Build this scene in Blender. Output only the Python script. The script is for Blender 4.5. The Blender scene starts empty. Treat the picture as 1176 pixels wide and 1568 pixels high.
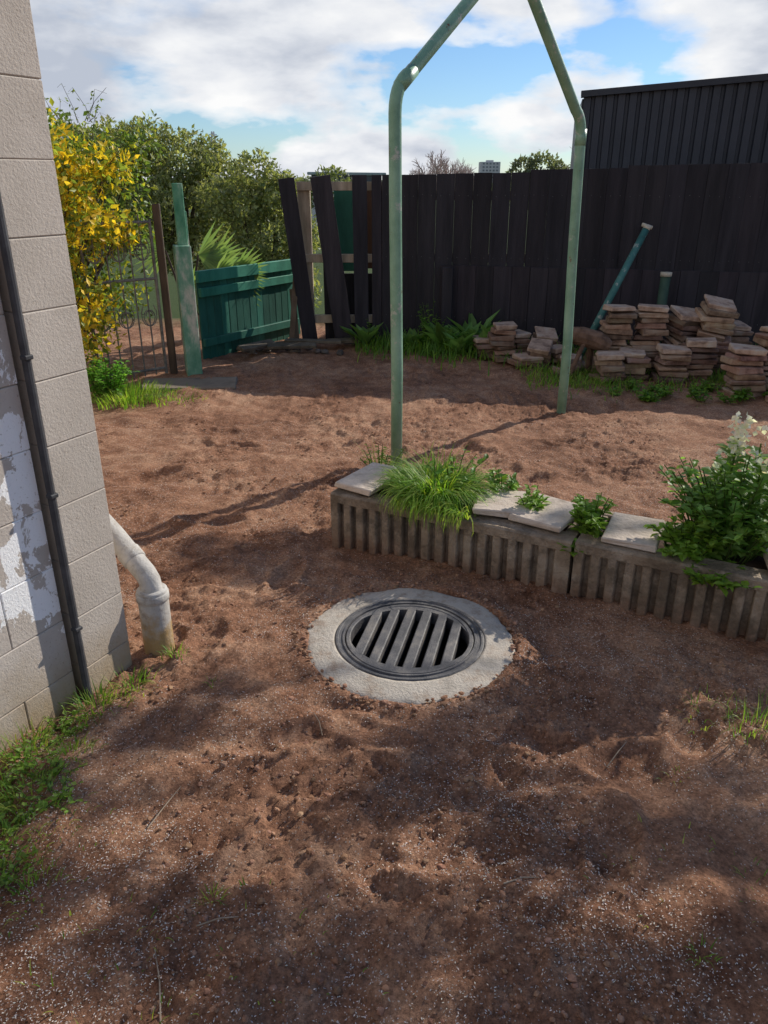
import bpy, math, random
from mathutils import Vector, Matrix, noise
random.seed(11)
R=random.random
def U(a,b): return a+(b-a)*random.random()
scene=bpy.context.scene
# ---------------------------------------------------------------- materials
def base_mat(name):
    m=bpy.data.materials.new(name); m.use_nodes=True
    nt=m.node_tree
    return m,nt,nt.nodes['Principled BSDF'],nt.nodes['Material Output']
def ramp(nt,stops):
    r=nt.nodes.new('ShaderNodeValToRGB')
    e=r.color_ramp.elements
    e[0].position=stops[0][0]; e[0].color=(*stops[0][1],1)
    e[1].position=stops[-1][0]; e[1].color=(*stops[-1][1],1)
    for p,c in stops[1:-1]:
        k=e.new(p); k.color=(*c,1)
    return r
def nz(nt,vec,scale,detail=4,rough=.6,dist=0):
    n=nt.nodes.new('ShaderNodeTexNoise'); n.inputs['Scale'].default_value=scale
    n.inputs['Detail'].default_value=detail; n.inputs['Roughness'].default_value=rough
    n.inputs['Distortion'].default_value=dist
    nt.links.new(vec,n.inputs['Vector']); return n
def mixc(nt,fac,a,b,mode='MIX'):
    n=nt.nodes.new('ShaderNodeMix'); n.data_type='RGBA'; n.blend_type=mode
    for sock,val in ((n.inputs[0],fac),(n.inputs[6],a),(n.inputs[7],b)):
        if isinstance(val,bpy.types.NodeSocket): nt.links.new(val,sock)
        elif isinstance(val,(int,float)): sock.default_value=val
        else: sock.default_value=(*val,1)
    return n.outputs[2]
def math_n(nt,op,a,b=None,clamp=False):
    n=nt.nodes.new('ShaderNodeMath'); n.operation=op; n.use_clamp=clamp
    for i,val in enumerate((a,b)):
        if val is None: continue
        if isinstance(val,bpy.types.NodeSocket): nt.links.new(val,n.inputs[i])
        else: n.inputs[i].default_value=val
    return n.outputs[0]
def coords(nt,stretch=(1,1,1)):
    tc=nt.nodes.new('ShaderNodeTexCoord'); mp=nt.nodes.new('ShaderNodeMapping')
    mp.inputs['Scale'].default_value=stretch
    nt.links.new(tc.outputs['Object'],mp.inputs['Vector']); return mp.outputs['Vector']
def M(name,c1,c2,scale=8,rough=.85,bump=.3,bscale=40,metallic=0,stretch=(1,1,1),extra=None,bdist=.01,c3=None,spec=.3):
    m,nt,b,o=base_mat(name)
    v=coords(nt,stretch)
    n=nz(nt,v,scale,5,.65)
    st=[(.33,c1),(.67,c2)] if c3 is None else [(.3,c1),(.5,c2),(.66,c3)]
    r=ramp(nt,st); nt.links.new(n.outputs['Fac'],r.inputs['Fac'])
    at=nt.nodes.new('ShaderNodeAttribute'); at.attribute_name='Col'
    col=mixc(nt,1.0,r.outputs['Color'],at.outputs['Color'],'MULTIPLY')
    if extra: col=extra(nt,col)
    nt.links.new(col,b.inputs['Base Color'])
    b.inputs['Roughness'].default_value=rough; b.inputs['Metallic'].default_value=metallic
    b.inputs['Specular IOR Level'].default_value=spec
    if bump:
        n2=nz(nt,v,bscale,4,.7)
        bp=nt.nodes.new('ShaderNodeBump'); bp.inputs['Strength'].default_value=bump
        bp.inputs['Distance'].default_value=bdist
        nt.links.new(n2.outputs['Fac'],bp.inputs['Height']); nt.links.new(bp.outputs['Normal'],b.inputs['Normal'])
    return m
def leafmat(name,trans=.35,rough=.5):
    m,nt,b,o=base_mat(name)
    at=nt.nodes.new('ShaderNodeAttribute'); at.attribute_name='Col'
    nt.links.new(at.outputs['Color'],b.inputs['Base Color'])
    b.inputs['Roughness'].default_value=rough
    b.inputs['Specular IOR Level'].default_value=.35
    tr=nt.nodes.new('ShaderNodeBsdfTranslucent')
    c=mixc(nt,1.0,at.outputs['Color'],(1.7,1.7,.8),'MULTIPLY'); nt.links.new(c,tr.inputs['Color'])
    mx=nt.nodes.new('ShaderNodeMixShader'); mx.inputs[0].default_value=trans
    nt.links.new(b.outputs[0],mx.inputs[1]); nt.links.new(tr.outputs[0],mx.inputs[2])
    nt.links.new(mx.outputs[0],o.inputs['Surface']); return m
# ---------------------------------------------------------------- mesh builder
class MB:
    def __init__(s): s.v=[];s.f=[];s.m=[];s.c=[]
    def add(s,vs,fs,mat=0,col=(1,1,1)):
        k=len(s.v); s.v.extend([tuple(p) for p in vs]); s.c.extend([(*col,1)]*len(vs))
        s.f.extend([tuple(i+k for i in f) for f in fs]); s.m.extend([mat]*len(fs))
    def build(s,name,mats,parent=None,smooth=False):
        me=bpy.data.meshes.new(name); me.from_pydata(s.v,[],s.f)
        for m in mats: me.materials.append(m)
        me.polygons.foreach_set('material_index',s.m)
        if smooth: me.polygons.foreach_set('use_smooth',[True]*len(s.f))
        ca=me.color_attributes.new('Col','FLOAT_COLOR','POINT')
        flat=[x for c in s.c for x in c]; ca.data.foreach_set('color',flat)
        me.update()
        ob=bpy.data.objects.new(name,me); scene.collection.objects.link(ob)
        if parent: ob.parent=parent
        return ob
def empty(name):
    e=bpy.data.objects.new(name,None); scene.collection.objects.link(e); e.empty_display_size=.1; return e
def box(mb,c,s,rot=None,ch=.003,mat=0,col=(1,1,1),jit=0):
    """chamfered box, c centre, s full size, rot Matrix 3x3"""
    hx,hy,hz=s[0]/2,s[1]/2,s[2]/2; ch=min(ch,hx*.9,hy*.9,hz*.9)
    vs=[];ix={}
    for sx in(-1,1):
        for sy in(-1,1):
            for sz in(-1,1):
                for a in range(3):
                    p=[sx*(hx-(0 if a==0 else ch)),sy*(hy-(0 if a==1 else ch)),sz*(hz-(0 if a==2 else ch))]
                    ix[(sx,sy,sz,a)]=len(vs); vs.append(Vector(p))
    fs=[]
    for g in(-1,1):
        fs.append([ix[(g,a,b,0)] for a,b in((-1,-1),(1,-1),(1,1),(-1,1))])
        fs.append([ix[(a,g,b,1)] for a,b in((-1,-1),(1,-1),(1,1),(-1,1))])
        fs.append([ix[(a,b,g,2)] for a,b in((-1,-1),(1,-1),(1,1),(-1,1))])
        for h in(-1,1):
            fs.append([ix[(g,h,-1,0)],ix[(g,h,1,0)],ix[(g,h,1,1)],ix[(g,h,-1,1)]])
            fs.append([ix[(g,-1,h,0)],ix[(g,1,h,0)],ix[(g,1,h,2)],ix[(g,-1,h,2)]])
            fs.append([ix[(-1,g,h,1)],ix[(1,g,h,1)],ix[(1,g,h,2)],ix[(-1,g,h,2)]])
            for k in(-1,1): fs.append([ix[(g,h,k,0)],ix[(g,h,k,1)],ix[(g,h,k,2)]])
    out=[]
    for f in fs:
        n=(vs[f[1]]-vs[f[0]]).cross(vs[f[2]]-vs[f[0]])
        ce=sum((vs[i] for i in f),Vector())/len(f)
        out.append(f if n.dot(ce)>0 else f[::-1])
    if jit:
        J={}
        for k,i in ix.items():
            q=k[:3]
            if q not in J: J[q]=Vector((U(-jit,jit),U(-jit,jit),U(-jit,jit)))
            vs[i]=vs[i]+J[q]
    c=Vector(c)
    vs=[(rot@p if rot else p)+c for p in vs]
    mb.add(vs,out,mat,col)
def RZ(a): return Matrix.Rotation(a,3,'Z')
def RX(a): return Matrix.Rotation(a,3,'X')
def RY(a): return Matrix.Rotation(a,3,'Y')
def tube(mb,pts,rad,sides=12,mat=0,col=(1,1,1),cap=True):
    pts=[Vector(p) for p in pts]; n=len(pts)
    if not isinstance(rad,(list,tuple)): rad=[rad]*n
    vs=[];fs=[]
    t0=(pts[1]-pts[0]).normalized()
    up=Vector((0,0,1)) if abs(t0.z)<.9 else Vector((1,0,0))
    a=t0.cross(up).normalized()
    for i,p in enumerate(pts):
        t=(pts[min(i+1,n-1)]-pts[max(i-1,0)]).normalized()
        a=(a-t*a.dot(t)).normalized(); b=t.cross(a)
        for k in range(sides):
            an=2*math.pi*k/sides
            vs.append(p+(a*math.cos(an)+b*math.sin(an))*rad[i])
    for i in range(n-1):
        for k in range(sides):
            k2=(k+1)%sides
            fs.append((i*sides+k,i*sides+k2,(i+1)*sides+k2,(i+1)*sides+k))
    if cap:
        fs.append(tuple(range(sides))[::-1]); fs.append(tuple((n-1)*sides+k for k in range(sides)))
    mb.add(vs,fs,mat,col)
def rnd_unit():
    while True:
        v=Vector((U(-1,1),U(-1,1),U(-1,1)))
        if .05<v.length<1: return v.normalized()
def vary(c,a=.25):
    k=1+U(-a,a); return (c[0]*k*(1+U(-.08,.08)),c[1]*k,c[2]*k*(1+U(-.1,.1)))
def leaf(mb,p,d,nrm,L,W,col,mat=0):
    d=d.normalized(); s=d.cross(nrm)
    if s.length<1e-3: s=d.cross(Vector((1,0,.1)))
    s.normalize(); n=s.cross(d)
    b=p; t=p+d*L; l=p+d*L*.45+s*W*.5+n*W*.12; r=p+d*L*.45-s*W*.5+n*W*.12
    mb.add([b,r,t,l],[(0,1,2),(0,2,3)],mat,col)
def bleaf(mb,p,d,nrm,L,W,col,mat=0):
    """rounded, cupped broad leaf (6-gon outline, drooping tip)"""
    d=d.normalized(); s=d.cross(nrm)
    if s.length<1e-3: s=d.cross(Vector((1,0,.1)))
    s.normalize(); n=s.cross(d)
    vs=[p,p+d*L*.25-s*W*.42+n*W*.1,p+d*L*.65-s*W*.40+n*W*.1,p+d*L-n*L*.12,p+d*L*.65+s*W*.40+n*W*.1,p+d*L*.25+s*W*.42+n*W*.1,p+d*L*.45]
    mb.add(vs,[(0,1,6),(1,2,6),(2,3,6),(3,4,6),(4,5,6),(5,0,6)],mat,col)
def blade(mb,base,az,L,W,lean,col,mat=0,droop=1.0):
    seg=4; vs=[];fs=[]
    side=Vector((-math.sin(az),math.cos(az),0))
    p=Vector(base); ang=lean*.35
    for i in range(seg+1):
        w=W*(1-(i/seg)**1.5)
        if i<seg: vs+= [p-side*w/2,p+side*w/2]
        else: vs.append(p)
        dr=Vector((math.cos(az)*math.sin(ang),math.sin(az)*math.sin(ang),math.cos(ang)))
        p=p+dr*L/seg; ang+=lean*.5*droop
    for i in range(seg-1): fs.append((2*i,2*i+1,2*i+3,2*i+2))
    fs.append((2*seg-2,2*seg-1,2*seg))
    mb.add(vs,fs,mat,col)
# ---------------------------------------------------------------- terrain height
GC=(0.099,2.544)
def sstep(a,b,x):
    t=max(0,min(1,(x-a)/(b-a))); return t*t*(3-2*t)
FOOT=[(-.30,1.97,.4),(-.10,1.80,.5),(.45,1.98,-.2),(.62,1.55,1.2),(-.75,2.9,.1),(-.35,4.2,.2),(-.8,4.6,.7),(.2,1.3,.4),(1.0,2.0,1.0),(-1.0,5.0,-.3),(.55,4.9,1.1),(.9,4.3,.5),(-.05,2.0,2.6),(.30,1.75,.9),(-.6,5.6,.2),(.3,5.6,.9),(-1.4,4.4,.5),(1.6,4.6,.3),(-.5,1.55,.8),(.25,1.50,.3),(-.45,3.1,1.3),(-.9,3.7,.2),(.75,1.9,.4),(1.3,5.0,-.2),(-.3,5.0,.5),(-.7,2.55,1.4)]
def rough_mask(v): return sstep(-.26,.24,noise.noise(v*1.6+Vector((3,9,2))))
def gh(x,y):
    if y>9.8: return -3*sstep(9.8,18,y)
    if abs(x)>9 or y<-3: return 0
    v=Vector((x,y,0))
    big=noise.fractal(v*.9,1,2,3)*.034
    med=noise.fractal(v*4.5+Vector((7,3,1)),.9,2,3)*.026
    mask=rough_mask(v)
    wv=v+Vector((noise.noise(v*9),noise.noise(v*9+Vector((5,5,5))),0))*.03
    d1=noise.voronoi(wv*24,distance_metric='DISTANCE')[0][0]
    d2=noise.voronoi(wv*46+Vector((9,1,3)),distance_metric='DISTANCE')[0][0]
    cl=max(0,.55-d1)*.036*mask*(.55+noise.noise(v*7)) + max(0,.5-d2)*.022*(.35+.9*mask)
    fine=noise.noise(v*70)*.004
    rk=Vector((x*.35+y*.15,y*9-x*2,3)); rake=noise.noise(rk)*.010
    h=big+med+cl+fine+rake+noise.noise(v*17)*.011*(.4+.8*mask)-.012
    for fx,fy,a in FOOT:
        dx,dy=x-fx,y-fy
        if abs(dx)<.3 and abs(dy)<.3:
            u=dx*math.cos(a)+dy*math.sin(a); w=-dx*math.sin(a)+dy*math.cos(a)
            q=(u/.14)**2+(w/.055)**2
            h+= -.020*math.exp(-q*q)+.014*math.exp(-((q-1.9)**2)*1.6)
    r=math.hypot(x-GC[0],y-GC[1])
    k=sstep(.36,.56,r); h=h*(.3+.7*k)
    an=math.atan2(y-GC[1],x-GC[0])
    e1=noise.noise(Vector((math.cos(an)*1.7,math.sin(an)*1.7,4)))
    edge=.392+.022*e1+.010*noise.noise(Vector((x*22,y*22,4)))
    if r<.6: h+= .022*math.exp(-((r-.42)/.05)**2)
    if r<edge: h=-.04
    if r<.262: h=-.65
    return h
def axis(segs,lo_end,hi_end):
    out=[]
    for a,b,st in segs:
        n=max(1,round((b-a)/st)); out+=[a+(b-a)*i/n for i in range(n)]
    out.append(segs[-1][1])
    st=.15; x=out[-1]
    while x<hi_end: x+=st; st*=1.22; out.append(x)
    st=.15; x=out[0]; pre=[]
    while x>lo_end: x-=st; st*=1.22; pre.append(x)
    return pre[::-1]+out
xs=axis([(-3.6,-1.5,.04),(-1.5,2.0,.0115),(2.0,4.6,.035)],-3000,3000)
ys=axis([(-.5,.7,.08),(.7,3.6,.011),(3.6,5.6,.018),(5.6,9.9,.03)],-400,4000)
gm=MB(); nx=len(xs)
verts=[(x,y,gh(x,y)) for y in ys for x in xs]
faces=[(j*nx+i,j*nx+i+1,(j+1)*nx+i+1,(j+1)*nx+i) for j in range(len(ys)-1) for i in range(nx-1)]
gm.v=verts; gm.f=faces; gm.m=[0]*len(faces); gm.c=[(1,1,1,1)]*len(verts)
def ground_mat():
    m,nt,b,o=base_mat('raked_soil')
    v=coords(nt)
    n1=nz(nt,v,1.3,3,.6,.3); n2=nz(nt,v,9,5,.7); n3=nz(nt,v,85,3,.75)
    r1=ramp(nt,[(.36,(.175,.080,.046)),(.5,(.345,.182,.110)),(.64,(.50,.305,.195))])
    a=math_n(nt,'ADD',math_n(nt,'MULTIPLY',n1.outputs['Fac'],.5),math_n(nt,'MULTIPLY',n2.outputs['Fac'],.5))
    nt.links.new(a,r1.inputs['Fac'])
    r3=ramp(nt,[(.3,(.40,.38,.38)),(.7,(1.5,1.46,1.42))]); nt.links.new(n3.outputs['Fac'],r3.inputs['Fac'])
    c=mixc(nt,.85,r1.outputs['Color'],r3.outputs['Color'],'MULTIPLY')
    vo=nt.nodes.new('ShaderNodeTexVoronoi'); vo.inputs['Scale'].default_value=120; nt.links.new(v,vo.inputs['Vector'])
    sp=math_n(nt,'LESS_THAN',vo.outputs['Distance'],.25)
    sx=nt.nodes.new('ShaderNodeSeparateColor'); nt.links.new(vo.outputs['Color'],sx.inputs[0])
    sel=math_n(nt,'GREATER_THAN',sx.outputs[0],.72)
    c=mixc(nt,math_n(nt,'MULTIPLY',sp,math_n(nt,'MULTIPLY',sel,.7)),c,(.62,.53,.46))
    sep=nt.nodes.new('ShaderNodeSeparateXYZ'); nt.links.new(v,sep.inputs[0])
    mr=nt.nodes.new('ShaderNodeMapRange'); mr.inputs[1].default_value=9.3; mr.inputs[2].default_value=10.5
    nt.links.new(sep.outputs['Y'],mr.inputs[0])
    g=ramp(nt,[(.3,(.03,.05,.015)),(.7,(.07,.10,.03))]); nt.links.new(n2.outputs['Fac'],g.inputs['Fac'])
    c=mixc(nt,mr.outputs[0],c,g.outputs['Color'])
    nt.links.new(c,b.inputs['Base Color']); b.inputs['Roughness'].default_value=.95
    b.inputs['Specular IOR Level'].default_value=.15
    n4=nz(nt,v,60,5,.8)
    bp=nt.nodes.new('ShaderNodeBump'); bp.inputs['Strength'].default_value=1; bp.inputs['Distance'].default_value=.016
    nt.links.new(n4.outputs['Fac'],bp.inputs['Height']); nt.links.new(bp.outputs['Normal'],b.inputs['Normal'])
    return m
soil=ground_mat()
gm.build('ground',[soil],smooth=True)
# ---------------------------------------------------------------- clods & seed
PL_A=Vector((-.26,3.46,0)); PL_D=Vector((.882,-.471,0)); PL_N=Vector((.471,.882,0))
def in_planter(x,y):
    q=Vector((x,y,0))-PL_A; u=q.dot(PL_D); w=q.dot(PL_N); return u>-.02 and -.02<w<.42
def near_drain(x,y): return math.hypot(x-GC[0],y-GC[1])<.42
phi=(1+5**.5)/2
ICO=[Vector(p).normalized() for p in [(-1,phi,0),(1,phi,0),(-1,-phi,0),(1,-phi,0),(0,-1,phi),(0,1,phi),(0,-1,-phi),(0,1,-phi),(phi,0,-1),(phi,0,1),(-phi,0,-1),(-phi,0,1)]]
ICF=[(0,11,5),(0,5,1),(0,1,7),(0,7,10),(0,10,11),(1,5,9),(5,11,4),(11,10,2),(10,7,6),(7,1,8),(3,9,4),(3,4,2),(3,2,6),(3,6,8),(3,8,9),(4,9,5),(2,4,11),(6,2,10),(8,6,7),(9,8,1)]
def rock(mb,p,s,col=(1,1,1),mat=0,flat=.7):
    rz=RZ(U(0,6.28)); st=Vector((U(.7,1.3),U(.7,1.2),U(.6,1)*flat))
    mb.add([Vector(p)+rz@Vector((v.x*st.x,v.y*st.y,v.z*st.z))*s*U(.75,1.2) for v in ICO],ICF,mat,col)
cm=MB()
k=0
while k<11000:
    y=.75+6.2*R()**1.5; x=U(-1.9,2.6)*(.5+y/6)
    if in_planter(x,y) or near_drain(x,y): continue
    if rough_mask(Vector((x,y,0)))<U(.05,1): continue
    s=.003+.008*R()**2.8
    rock(cm,(x,y,gh(x,y)+s*.1),s,vary((1,1,1),.3)); k+=1
for i in range(420):
    a=U(0,6.28); r=.392+abs(random.gauss(0,.035)); x=GC[0]+r*math.cos(a); y=GC[1]+r*math.sin(a)
    s=.003+.008*R()**2; rock(cm,(x,y,max(gh(x,y),.020 if r<.40 else -1)+s*.3),s,vary((1,1,1),.25))
clodm=M('soil_clod',(.20,.098,.058),(.41,.235,.145),30,.95,.5,150)
cm.build('soil_clods',[clodm])
sm=MB(); k=0
while k<46000:
    y=.75+4.8*R()**1.5; x=U(-1.3,1.9)*(.45+y/4.2)
    if in_planter(x,y) or near_drain(x,y): continue
    if noise.fractal(Vector((x,y,5))*1.8,1,2,3)<U(-.35,.35): continue
    p=Vector((x,y,gh(x,y)+.002)); a=U(0,6.28); L=U(.003,.0078)
    leaf(sm,p,Vector((math.cos(a),math.sin(a),U(-.2,.5))),Vector((U(-.4,.4),U(-.4,.4),1)),L,L*.40,vary((.68,.62,.56),.3)); k+=1
sm.build('grass_seed',[leafmat('seed_husk',.1,.7)])
mb=MB()
for (x,y,L,a) in [(-.66,1.62,.16,1.2),(-.48,1.08,.18,1.9),(.3,1.4,.1,.3),(.7,1.9,.12,.8),(-.2,2.0,.08,2),(-.45,1.3,.1,.2)]:
    d=Vector((math.cos(a),math.sin(a),0)); p=Vector((x,y,gh(x,y)+.004)); q=p+d*L; q.z=gh(q.x,q.y)+.006; m_=(p+q)/2+Vector((.004,.004,.006))
    tube(mb,[p,m_,q],[.002,.0018,.001],5,0)
mb.build('fallen_twigs',[M('dry_twig',(.25,.19,.13),(.4,.32,.24),20)])
# ---------------------------------------------------------------- drain
drain=empty('storm_drain_grate')
def dust(nt,col):
    v=coords(nt); n=nz(nt,v,13,6,.72)
    f=ramp(nt,[(.50,(0,0,0)),(.66,(.7,.7,.7))]); nt.links.new(n.outputs['Fac'],f.inputs['Fac'])
    return mixc(nt,f.outputs['Color'],col,(.29,.20,.14))
concm=M('concrete_surround_mat',(.33,.29,.24),(.52,.46,.385),7,.9,.7,100,c3=(.46,.41,.34),extra=dust)
ironm=M('cast_iron',(.030,.030,.034),(.095,.090,.092),11,.5,.4,160,metallic=.0,spec=.5,c3=(.19,.17,.15))
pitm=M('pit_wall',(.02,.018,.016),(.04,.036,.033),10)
def lathe(mb,prof,c,n=96,wob=None,mat=0,close=False):
    vs=[];fs=[]
    for i,(r,z) in enumerate(prof):
        for k in range(n):
            a=2*math.pi*k/n; rr=r+(wob(a,i) if wob else 0)
            vs.append((c[0]+rr*math.cos(a),c[1]+rr*math.sin(a),c[2]+z+(.0015*noise.noise(Vector((math.cos(a)*r*40,math.sin(a)*r*40,i))) if wob else 0)))
    for i in range(len(prof)-1):
        for k in range(n):
            k2=(k+1)%n; fs.append((i*n+k,(i+1)*n+k,(i+1)*n+k2,i*n+k2))
    mb.add(vs,fs,mat)
mb=MB()
wob=lambda a,i:(noise.fractal(Vector((math.cos(a)*2.6,math.sin(a)*2.6,1)),1,2,5)*.022 if i<4 else 0)
lathe(mb,[(.412,-.08),(.409,.004),(.401,.012),(.384,.017),(.36,.019),(.34,.021),(.32,.023),(.300,.024),(.291,.024),(.290,-.1)],(GC[0],GC[1],0),200,wob)
mb.build('concrete_surround',[concm],drain,True)
mb=MB()
lathe(mb,[(.2895,-.1),(.2885,.022),(.284,.027),(.277,.027),(.274,.022),(.262,.0215),(.259,.027),(.252,.027),(.250,.018),(.249,-.04)],(GC[0],GC[1],0))
mb.build('iron_frame',[ironm],drain,False)
mb=MB()
lathe(mb,[(.2475,-.03),(.247,.022),(.244,.025),(.232,.025),(.229,.022),(.229,-.03)],(GC[0],GC[1],0))
ga=-math.atan2(.1,.42); ca,sa=math.cos(ga),math.sin(ga)
def gl(u,w,z): return (GC[0]+u*ca-w*sa,GC[1]+u*sa+w*ca,z)
per=.066
for i in range(-3,3):
    u0=(i+.5)*per; hw=.0190
    prof=[(-hw,-.03),(-hw,.019),(-hw+.004,.023),(hw-.004,.023),(hw,.019),(hw,-.03)]
    vs=[]
    for pu,pz in prof:
        e=math.sqrt(.2305**2-(u0+pu)**2)
        vs.append(gl(u0+pu,-e,pz)); vs.append(gl(u0+pu,e,pz))
    mb.add(vs,[(2*j,2*j+1,2*j+3,2*j+2) for j in range(5)])
for sgn in(-1,1):
    n=24; th=1.25; vs=[]
    for j in range(n+1):
        t=-th+2*th*j/n; c_,s_=math.cos(t),math.sin(t)
        ri=.2305-.026*math.cos(t*math.pi/2/th)
        vs.append(gl(.2305*s_,sgn*.2305*c_,.0225)); vs.append(gl(ri*s_,sgn*ri*c_,.0225)); vs.append(gl(ri*s_,sgn*ri*c_,-.03))
    mb.add(vs,[(3*j,3*j+1,3*j+4,3*j+3) for j in range(n)]+[(3*j+1,3*j+2,3*j+5,3*j+4) for j in range(n)])
mb.build('grate_bars',[ironm],drain,False)
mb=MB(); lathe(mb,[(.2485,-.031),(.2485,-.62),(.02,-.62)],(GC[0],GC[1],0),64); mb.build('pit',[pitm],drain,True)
# ---------------------------------------------------------------- planter: cast concrete, vertical grooves cut below a plain top band
def moss(nt,col):
    v=coords(nt); sep=nt.nodes.new('ShaderNodeSeparateXYZ'); nt.links.new(v,sep.inputs[0])
    n=nz(nt,v,11,5,.7)
    f=math_n(nt,'MULTIPLY',math_n(nt,'SUBTRACT',math_n(nt,'MULTIPLY',n.outputs['Fac'],.22),sep.outputs['Z']),10,True)
    col=mixc(nt,math_n(nt,'MULTIPLY',f,.7),col,(.22,.115,.07))
    n2=nz(nt,v,5,5,.75); f2=ramp(nt,[(.45,(0,0,0)),(.6,(.7,.7,.7))]); nt.links.new(n2.outputs['Fac'],f2.inputs['Fac'])
    return mixc(nt,f2.outputs['Color'],col,(.10,.075,.052))
plant_m=M('ribbed_concrete',(.22,.160,.108),(.34,.26,.185),9,.92,.9,70,c3=(.42,.34,.26),extra=moss,bdist=.014)
soil2=M('planter_soil',(.05,.03,.02),(.12,.07,.045),20,.95,.8,60)
planter=empty('ribbed_block_planter')
rotP=Matrix((( PL_D.x,PL_N.x,0),(PL_D.y,PL_N.y,0),(0,0,1)))
def PP(u,w,z): q=PL_A+PL_D*u+PL_N*w; return Vector((q.x,q.y,z))
for bi,(u0,u1,H) in enumerate([(0,1.185,.255),(1.20,2.385,.262),(2.40,3.585,.258)]):
    mb=MB(); L=u1-u0; um=(u0+u1)/2
    # one continuous grooved front face: comb profile extruded vertically
    n=int(L/.066); p=L/n; g=.030; dp=.034; zb=-.06; zt=H-.046
    prof=[(0,0)]
    for i in range(n):
        a0=i*p+(p-g)/2; j0,j1=U(-.0015,.0015),U(-.0015,.0015)
        a0=i*p+(p-g)
        prof+=[(a0+j0-.004,0),(a0+j0,.005),(a0+.004,dp),(a0+g-.004,dp),(a0+g+j1,.005)] if i<n-1 else [(L,0)]
        if i<n-1: prof.append((a0+g+j1+.004,0))
    zs=[zb,.0,.05,.10,.15,zt]
    vs=[];fs=[]
    for zi,z in enumerate(zs):
        for (u,w) in prof:
            k=.0022*noise.noise(Vector((u*30+bi*9,z*30,w*50)))
            vs.append(PP(u0+u,w+k,z))
    m_=len(prof)
    for zi in range(len(zs)-1):
        for i in range(m_-1): fs.append((zi*m_+i,zi*m_+i+1,(zi+1)*m_+i+1,(zi+1)*m_+i))
    mb.add(vs,fs)
    box(mb,PP(um,.067,(zt+zb)/2-.002),(L-.002,.062,zt-zb),rotP,.003)
    # plain top band, flush with the ribs, edge worn
    nb=40; zz_=[zt-.0005,zt+.002,H-.008,H]; vs=[];fs=[]
    for zi,z in enumerate(zz_):
        for i in range(nb+1):
            u=L*i/nb; k=.0025*noise.noise(Vector((u*18+bi*7,z*20,2)))+(.008 if zi==3 else 0)-(.001 if zi in(1,2) else 0)+(.004*abs(noise.noise(Vector((u*9,bi,5)))) if zi>=2 else 0)
            vs.append(PP(u0+u,k,z))
    for i in range(nb+1): vs.append(PP(u0+L*i/nb,.098,H))
    for zi in range(4):
        for i in range(nb): fs.append((zi*(nb+1)+i,zi*(nb+1)+i+1,(zi+1)*(nb+1)+i+1,(zi+1)*(nb+1)+i))
    for i in range(nb+1): vs.append(PP(u0+L*i/nb,.040,zt-.0005))
    for i in range(nb): fs.append((5*(nb+1)+i,5*(nb+1)+i+1,i+1,i))
    mb.add(vs,fs)
    for e,sg in((u0,-1),(u1,1)): 
        mb.add([PP(e,0,zb),PP(e,.098,zb),PP(e,.098,H),PP(e,.008,H),PP(e,0,H-.01)],[(0,1,2,3,4) if sg<0 else (4,3,2,1,0)])
    box(mb,PP(um,.37,H/2-.03),(L,.06,H+.06),rotP,.005)
    for e in (u0+.03,u1-.03): box(mb,PP(e,.2195,H/2-.031),(.058,.240,H+.056),rotP,.004)
    box(mb,PP(um,.2195,H/2-.04),(L-.12,.238,H+.03),rotP,.01,1,(1,1,1))
    mb.build('trough_%d'%(bi+1),[plant_m,soil2],planter)
pav=M('sandstone_paver',(.40,.32,.25),(.60,.50,.41),9,.85,.6,60,c3=(.50,.40,.32))
for (u,w,a,sx,sy,tz) in [(.12,.20,-.10,.21,.33,.01),(.80,.20,.25,.24,.25,.02),(1.02,.19,-.16,.25,.27,.035),(1.40,.17,.03,.22,.27,.02),(2.02,.2,.2,.24,.3,.0)]:
    mb=MB(); box(mb,PP(u,w,.284),(sx,sy,.032),rotP@RZ(a)@RX(tz),.005,0,(U(.9,1.08),)*3,.005)
    mb.build('concrete_paver',[pav])
# ---------------------------------------------------------------- weeds & grass
leafM=leafmat('weed_leaf',.48); grassM=leafmat('grass_blade',.48)
G1=(.19,.32,.040); G2=(.11,.23,.032); G3=(.29,.36,.07)
def tuft(mb,c,rad,n,Lr,W=.005,cols=(G1,G2,G3),lean=(.3,1.3),droop=1.0):
    for i in range(n):
        a=U(0,6.28); r=rad*math.sqrt(R())*U(.5,1.15); b=Vector(c)+Vector((r*math.cos(a),r*math.sin(a),0))
        az=a+U(-.7,.7); blade(mb,b,az,U(*Lr),W*U(.6,1.3),U(*lean),vary(random.choice(cols),.3),0,droop)
def weed(mb,c,rad,h,stems,leaves,L,cols=(G1,G2),zb=None,stemr=.003,round_=True):
    for i in range(stems):
        a=U(0,6.28); r=rad*math.sqrt(R())
        p0=Vector(c)+Vector((r*.35*math.cos(a),r*.35*math.sin(a),0)); p1=Vector(c)+Vector((r*math.cos(a),r*math.sin(a),h*U(.5,1)*(1-.35*r/rad)))
        pm=(p0+p1)/2+Vector((0,0,h*.12)); pts=[p0,pm,p1]
        tube(mb,pts,[stemr,stemr*.8,stemr*.5],4,0,vary((.10,.15,.04)),False)
        for j in range(leaves):
            t=.1+.9*j/leaves; q=p0.lerp(pm,t*2) if t<.5 else pm.lerp(p1,t*2-1)
            az=U(0,6.28); d=Vector((math.cos(az),math.sin(az),U(-.2,.7)))
            l=L*U(.6,1.3)*(1.1-.5*t)
            (bleaf if round_ and L>.03 else leaf)(mb,q,d,Vector((U(-.3,.3),U(-.3,.3),1)),l,l*U(.5,.75),vary(random.choice(cols),.3))
mb=MB()
cc0=PP(.47,.2,.25)
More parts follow.
